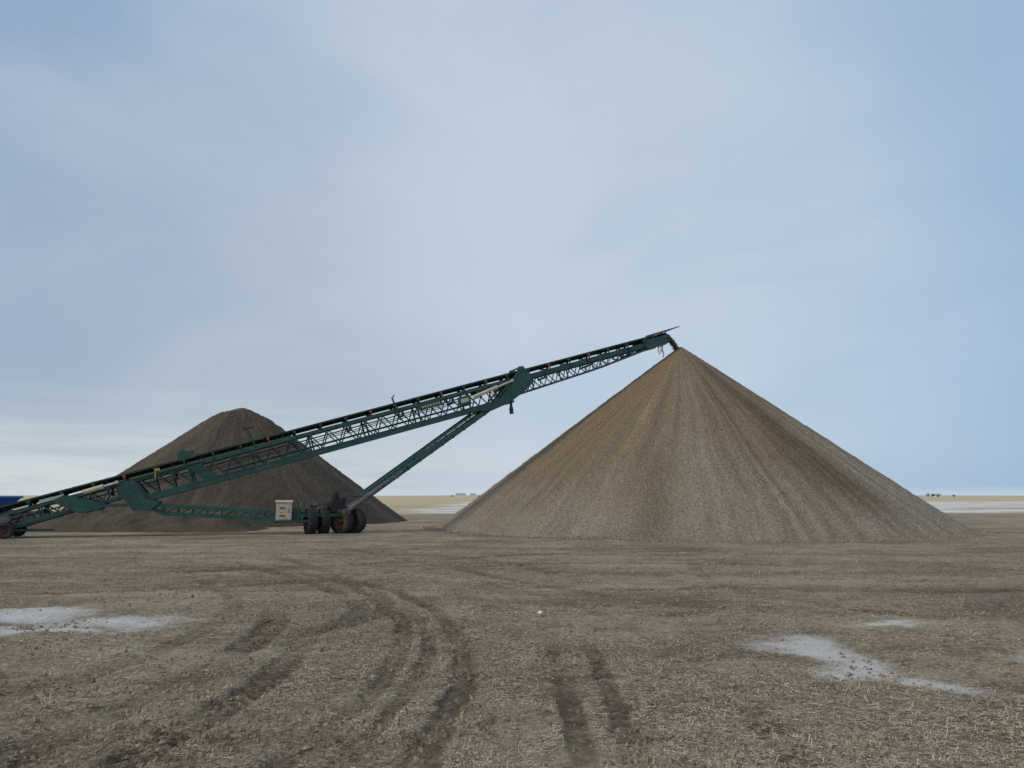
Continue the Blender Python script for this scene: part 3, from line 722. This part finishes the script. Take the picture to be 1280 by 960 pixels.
# ------------------------------------------------------------ world
w=bpy.data.worlds.new('World');scene.world=w;w.use_nodes=True
nt=NT(w.node_tree);nd=w.node_tree.nodes;bg=nd['Background'];out=nd['World Output']
sky=nt.n('ShaderNodeTexSky',sky_type='NISHITA');sky.sun_disc=False
SE,SA=math.radians(36),math.radians(-115)
sky.sun_elevation=SE;sky.sun_rotation=SA
nt.link(sky.outputs[0],bg.inputs[0]);bg.inputs[1].default_value=.09
tc=nt.n('ShaderNodeTexCoord').outputs['Generated']
wn=nt.noise(nt.mapping(tc,(1,1,1.3),(0,.5,0)),1.5,6,.52)
vadd=nt.n('ShaderNodeVectorMath',operation='MULTIPLY_ADD');nt.link(wn.outputs[1],vadd.inputs[0]);vadd.inputs[1].default_value=(.55,.42,.45);nt.link(tc,vadd.inputs[2])
vs=nt.n('ShaderNodeVectorMath',operation='SUBTRACT');nt.link(vadd.outputs[0],vs.inputs[0]);vs.inputs[1].default_value=(.275,.21,.225)
nv=nt.n('ShaderNodeVectorMath',operation='NORMALIZE');nt.link(vs.outputs[0],nv.inputs[0]);dirv=nv.outputs[0]
def blob(d,ang0,ang1=0):
    dp=nt.n('ShaderNodeVectorMath',operation='DOT_PRODUCT');nt.link(dirv,dp.inputs[0]);dp.inputs[1].default_value=Vector(d).normalized()
    return nt.rng(dp.outputs['Value'],math.cos(math.radians(ang0)),math.cos(math.radians(ang1)))
base_=(.42,.53,.69)
col=nt.mix(0.0,base_,base_)
col=nt.mix(nt.math('MULTIPLY',blob((-.50,.76,.45),34,2),.85),col,(.265,.405,.615))
col=nt.mix(nt.math('MULTIPLY',blob((.46,.88,.10),36,2),.8),col,(.30,.47,.69))
col=nt.mix(nt.math('MULTIPLY',blob((.04,.93,.33),36,0),.95),col,(.56,.66,.77))
col=nt.mix(nt.math('MULTIPLY',blob((-.42,.89,.17),30,2),.75),col,(.37,.455,.565))
cn=nt.noise(nt.mapping(tc,(1.0,1.0,2.0),(0,.6,.2)),1.5,9,.54,.6)
col=nt.mix(nt.math('MULTIPLY',nt.rng(cn.outputs[0],.44,.76),.38),col,(.60,.68,.76))
cn2=nt.noise(nt.mapping(tc,(1.0,1.0,2.2),(0,-.35,.9)),2.2,9,.55,.5)
col=nt.mix(nt.math('MULTIPLY',nt.rng(cn2.outputs[0],.54,.34),.2),col,(.31,.44,.63))
sp=nt.n('ShaderNodeSeparateXYZ');nt.link(tc,sp.inputs[0])
lf=nt.rng(sp.outputs[0],.15,-.35,.1,1)
hz=nt.math('MULTIPLY',nt.rng(sp.outputs[2],.16,.0),lf)
sn=nt.noise(nt.mapping(tc,(1.5,1.5,16)),2,6,.6)
col=nt.mix(nt.math('MULTIPLY',hz,nt.rng(sn.outputs[0],.32,.65,.3,1.0)),col,(.68,.73,.74))
col=nt.mix(nt.rng(sp.outputs[2],.014,.0,0,.6),col,(.62,.70,.77))
bg2=nt.n('ShaderNodeBackground');nt.link(col,bg2.inputs[0]);bg2.inputs[1].default_value=1.0
mx=nt.n('ShaderNodeMixShader');mx.inputs[0].default_value=.92;nt.link(bg.outputs[0],mx.inputs[1]);nt.link(bg2.outputs[0],mx.inputs[2]);nt.link(mx.outputs[0],out.inputs[0])
sd=bpy.data.lights.new('sun','SUN');sd.energy=1.6;sd.angle=math.radians(14);sd.color=(1,.92,.80)
so=bpy.data.objects.new('sun',sd);COL.objects.link(so)
dv=Vector((math.sin(SA)*math.cos(SE),math.cos(SA)*math.cos(SE),math.sin(SE)))
so.rotation_euler=dv.to_track_quat('Z','Y').to_euler()
cd=bpy.data.cameras.new('camera');cd.sensor_width=36;cd.lens=949/1280*36;cd.clip_end=20000;cd.clip_start=.1
co=bpy.data.objects.new('camera',cd);COL.objects.link(co);co.location=(0,0,1.65);co.rotation_euler=(math.radians(98.4),0,0)
scene.camera=co
